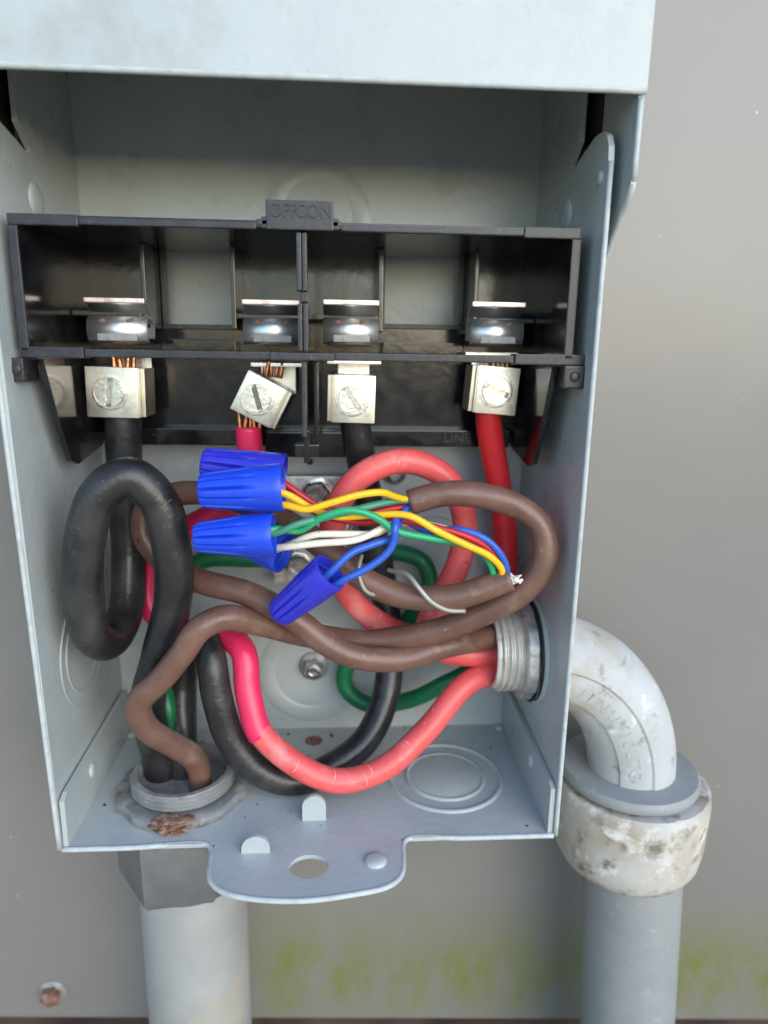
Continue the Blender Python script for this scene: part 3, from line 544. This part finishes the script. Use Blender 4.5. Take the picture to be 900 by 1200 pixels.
# wire nuts
def nut(label, tip, mouth, m, rt=.40, rm=.57):
    a = at(*tip); b = at(*mouth); ax = b-a; h = ax.length; t = thing('wire_nut', label, 'wire nut', a, 'blue wire nuts')
    n = 120; T = frame(a, ax)
    def rf(ang, i):
        if 2 <= i <= 9:
            g = 12; ph = (ang*g/(2*math.pi)) % 1; d = max(0, 1-abs(ph-.5)/.13); dep = .18*min(1, (10-i)/2.5); return 1-dep*min(1, d*1.8)
        return 1
    prof = [(rt*.25, 0), (rt*.86, .0), (rt, .06)]
    for i in range(7): u = .06/h+(.62-.06/h)*(i+1)/7; prof.append((rt+(rm*.93-rt)*u/.62, u*h))
    prof += [(rm*.95, .72*h), (rm*.985, .9*h), (rm, h-.02), (rm*.985, h), (rm*.86, h), (rm*.82, h-.08), (rm*.62, h*.55), (.05, h*.5)]
    mb = MB(); mb.lathe(prof, n, T, rf); mb.build('shell', m, t, 'auto')
    # coiled thread inside the mouth
    for k in range(3):
        hh = h-.22-.16*k; r_ = rm*(.80-.055*k); mb = MB(); pts = [T @ Vector((r_*math.cos(q), r_*math.sin(q), hh)) for q in [2*math.pi*i/20 for i in range(21)]]
        mb.tube(pts, .028, 6, .15); mb.build('inner_thread', m, t, True)
    return t
nut('dark blue wire nut at the back, topmost of the five', (238, 543, 1.35), (333, 557, 1.2), INDIGO_NUT, .40, .55)
nut('blue wire nut capping the two yellow wires', (235, 575, .15), (332, 571, .12), BLUE_NUT, .42, .58)
nut('blue wire nut capping the two green wires', (229, 630, .12), (321, 626, .05), BLUE_NUT, .36, .55)
nut('blue wire nut half hidden behind another, capping the white wires', (262, 620, 1.75), (333, 648, 1.02), BLUE_NUT, .38, .55)
nut('violet blue wire nut pointing down left, capping blue wires', (326, 720, .35), (387, 670, -.1), INDIGO_NUT, .36, .50)

# ------------------------------------------------------------------ bottom hub and left conduit
lc = thing('conduit', 'pale round conduit rising into the box floor from below left', 'conduit', (hubx, huby, -20))
mb = MB(); mb.lathe([(1.6, -20), (1.6, -2.68), (1.3, -2.68), (1.3, -20)], 48, Matrix.Translation((hubx+.12, huby, 0))); mb.build('pipe', RIGID, lc, 'auto')
mb = MB(); mb.lathe([(1.5, -2.72), (1.80, -2.69), (1.93, -2.5), (1.96, -.6), (1.86, -.42), (1.5, -.38)], 6, Matrix.Translation((hubx-.1, huby, 0)) @ Matrix.Rotation(.12, 4, 'Z')); mb.build('hex_coupling', COUP, lc, 'auto')
mb = MB(); mb.lathe([(1.85, -.34), (1.88, -.25), (1.85, -.14)], 40, Matrix.Translation((hubx, huby, 0))); mb.build('gasket', DARK, lc, 'auto')
prof = [(1.42, .02), (1.42, .3)]
for i in range(3): z = .32+.13*i; prof += [(1.42, z), (1.50, z+.05), (1.50, z+.08), (1.42, z+.13)]
prof += [(1.42, .76), (1.29, .76), (1.26, .62), (1.26, -.1), (1.26, -.3), (1.3, -2.6)]
mb = MB(); mb.lathe(prof, 48, Matrix.Translation((hubx, huby, 0))); mb.build('threaded_nipple', ZINC, lc, 'auto')
def lock_r(a, i):
    k = (a*7/(2*math.pi)+.35) % 1; return 1-.035*(max(0, min(1, (k-.55)*14))) if k < .93 else 1
mb = MB(); mb.lathe([(1.45, .03), (1.88, .02), (1.94, .1), (1.94, .24), (1.86, .31), (1.54, .33), (1.46, .28)], 64, Matrix.Translation((hubx, huby, 0)), lock_r); ln = mb.build('locknut', ZINC, lc, 'auto')
mb = MB(); rnd = random.Random(2)
c = at(222, 945, .9)
for i in range(80):
    a = -math.pi/2+.03+max(-.26, min(.26, rnd.gauss(0, .11))); q = rnd.uniform(1.62, 1.92); s_ = rnd.uniform(.08, .20); bm = bmesh.new(); bmesh.ops.create_icosphere(bm, subdivisions=2, radius=s_)
    for v in bm.verts: v.co *= 1+.5*noise.noise(v.co*9+Vector((i, 0, 0))); v.co.z *= .2
    mb.bm(bm, Matrix.Translation((hubx+q*math.cos(a), huby+q*math.sin(a), .31 if q < 1.84 else rnd.uniform(.02, .27))))
mb.build('rust_scab', RUST, ln, True, label='rust scab on the locknut')

# ------------------------------------------------------------------ side connector, elbow and right conduit
KY, KZ = 2.9, 4.15
rc = thing('conduit_elbow', 'chalky grey conduit elbow with union nut on the right', 'conduit', (16.9, KY, -20))
TX_ = frame((W, KY, KZ), (-1, 0, 0), (0, 0, 1))
mb = MB(); mb.lathe([(1.60, .005), (1.60, .1), (1.54, .13), (1.2, .13)], 48, TX_); mb.build('reducing_washer', PAINT, rc, 'auto')
mb = MB(); mb.lathe([(1.52, .131), (1.52, .19), (1.2, .19)], 48, TX_); mb.build('gasket', DARK, rc, 'auto')
mb = MB(); mb.lathe([(1.17, .195), (1.40, .2), (1.46, .26), (1.46, .52), (1.40, .58), (1.2, .6)], 64, TX_, lock_r); mb.build('locknut', ALU, rc, 'auto')
prof = [(1.14, .1)]
for i in range(5): z = .28+.2*i; prof += [(1.13, z), (1.22, z+.05), (1.23, z+.11), (1.13, z+.17)]
prof += [(1.13, 1.3), (1.10, 1.36), (.98, 1.36), (.95, 1.2), (.93, -.1)]
mb = MB(); mb.lathe(prof, 48, TX_); mb.build('threaded_nipple', THREAD, rc, 'auto')
# elbow: swept arc in the x-z plane with a raised lettered band on the side facing out of the wall
ex, ez = 13.5, .0; RX, RZ = 3.2, 3.85; RT = 1.28
vs = []; fs = []; n = 144; m_ = 40; ctr = []
for i in range(m_+2):
    if i == m_+1: c = Vector((ex+RX, KY, -.1)); tg = Vector((0, 0, -1))
    elif i == 0: c = Vector((13.2, KY, ez+RZ)); tg = Vector((1, 0, 0))
    else:
        a = math.pi/2*(1-(i-1)/(m_-1)); c = Vector((ex+RX*math.cos(a), KY, ez+RZ*math.sin(a))); tg = Vector((RX*math.sin(a), 0, -RZ*math.cos(a))).normalized()
    nr = Vector((-tg.z, 0, tg.x)); ctr.append((c, tg, nr))
    for k in range(n):
        th = 2*math.pi*k/n; d = math.degrees(th) % 360; bulge = .055 if 82 < d < 124 else (.115 if d <= 82 or d > 300 else 0)
        vs.append(c+nr*((RT+bulge)*math.cos(th))+Vector((0, -1, 0))*((RT+bulge)*math.sin(th)))
for i in range(m_+1):
    for k in range(n): fs.append([i*n+k, i*n+(k+1) % n, (i+1)*n+(k+1) % n, (i+1)*n+k])
mb = MB(); mb.add(vs, fs); elb = mb.build('elbow', PVC_ELBOW, rc, 'auto')
mb = MB()
for ch, u in zip('1UNAL10LTG', (10, 13.2, 16, 18.8, 21.4, 25.5, 28, 30.6, 33, 35.4)):
    i = int(u); f = u-i; c = ctr[i][0].lerp(ctr[i+1][0], f); tg = ctr[i][1].lerp(ctr[i+1][1], f).normalized(); nr = Vector((-tg.z, 0, tg.x)); nn_ = (Vector((0, -1, 0))*math.cos(.24)-nr*math.sin(.24)).normalized(); q = frame(c+nn_*(RT+.052), nn_, tg)
    v_, f_ = text_mesh(ch, .5, .028); mb.add(v_, f_, q)
mb.build('embossed_lettering', PVC_ELBOW, elb)
ux = ex+RX
mb = MB(); mb.lathe([(1.25, .16), (2.05, .16), (2.12, .08), (2.14, -.06), (2.1, -.16), (1.9, -.17), (1.9, -.3)], 56, Matrix.Translation((ux, KY, 0))); mb.build('flange', PVC_PIPE, rc, 'auto')
def rib_r(a, i):
    if 1 <= i <= 4:
        k = (a*14/(2*math.pi)) % 1; return 1.0 if k < .86 else .97
    return 1
mb = MB(); mb.lathe([(1.8, -.28), (2.27, -.28), (2.36, -.37), (2.39, -.7), (2.33, -2.15), (2.24, -2.65), (2.05, -3.0), (1.75, -3.17), (1.55, -3.17)], 84, Matrix.Translation((ux+.13, KY, 0)), rib_r); mb.build('union_nut', PVC_NUT, rc, 'auto')
mb = MB(); mb.lathe([(1.55, -20), (1.55, -3.0), (1.3, -3.0)], 48, Matrix.Translation((ux+.28, KY, 0)) @ Matrix.Rotation(-.065, 4, 'Y')); mb.build('pipe', PVC_PIPE, rc, 'auto')

# grit lying on the box floor
mb = MB(); rnd = random.Random(21)
for i in range(75):
    if i < 45: x, y = rnd.uniform(.6, W-.4), D-abs(rnd.gauss(0, .8))-.1
    elif i < 65: x, y = hubx+rnd.gauss(0, 1.6), huby+rnd.gauss(0, 1.3)
    else: x, y = rnd.uniform(.6, W-.4), rnd.uniform(.1, D-.2)
    if x < .5 or x > W-.3 or y > D-.05 or y < .1 or math.hypot(x-hubx, y-huby) < 1.9: continue
    bm = bmesh.new(); bmesh.ops.create_icosphere(bm, subdivisions=1, radius=rnd.choice((.018, .022, .028, .035, .05)))
    for v in bm.verts: v.co *= rnd.uniform(.7, 1.3); v.co.z *= .6
    mb.bm(bm, Matrix.Translation((x, y, .02)))
o = mb.build('grit', MULCH, None); o['kind'] = 'stuff'; o['label'] = 'dark dirt crumbs scattered on the floor of the box'; o['category'] = 'dirt'
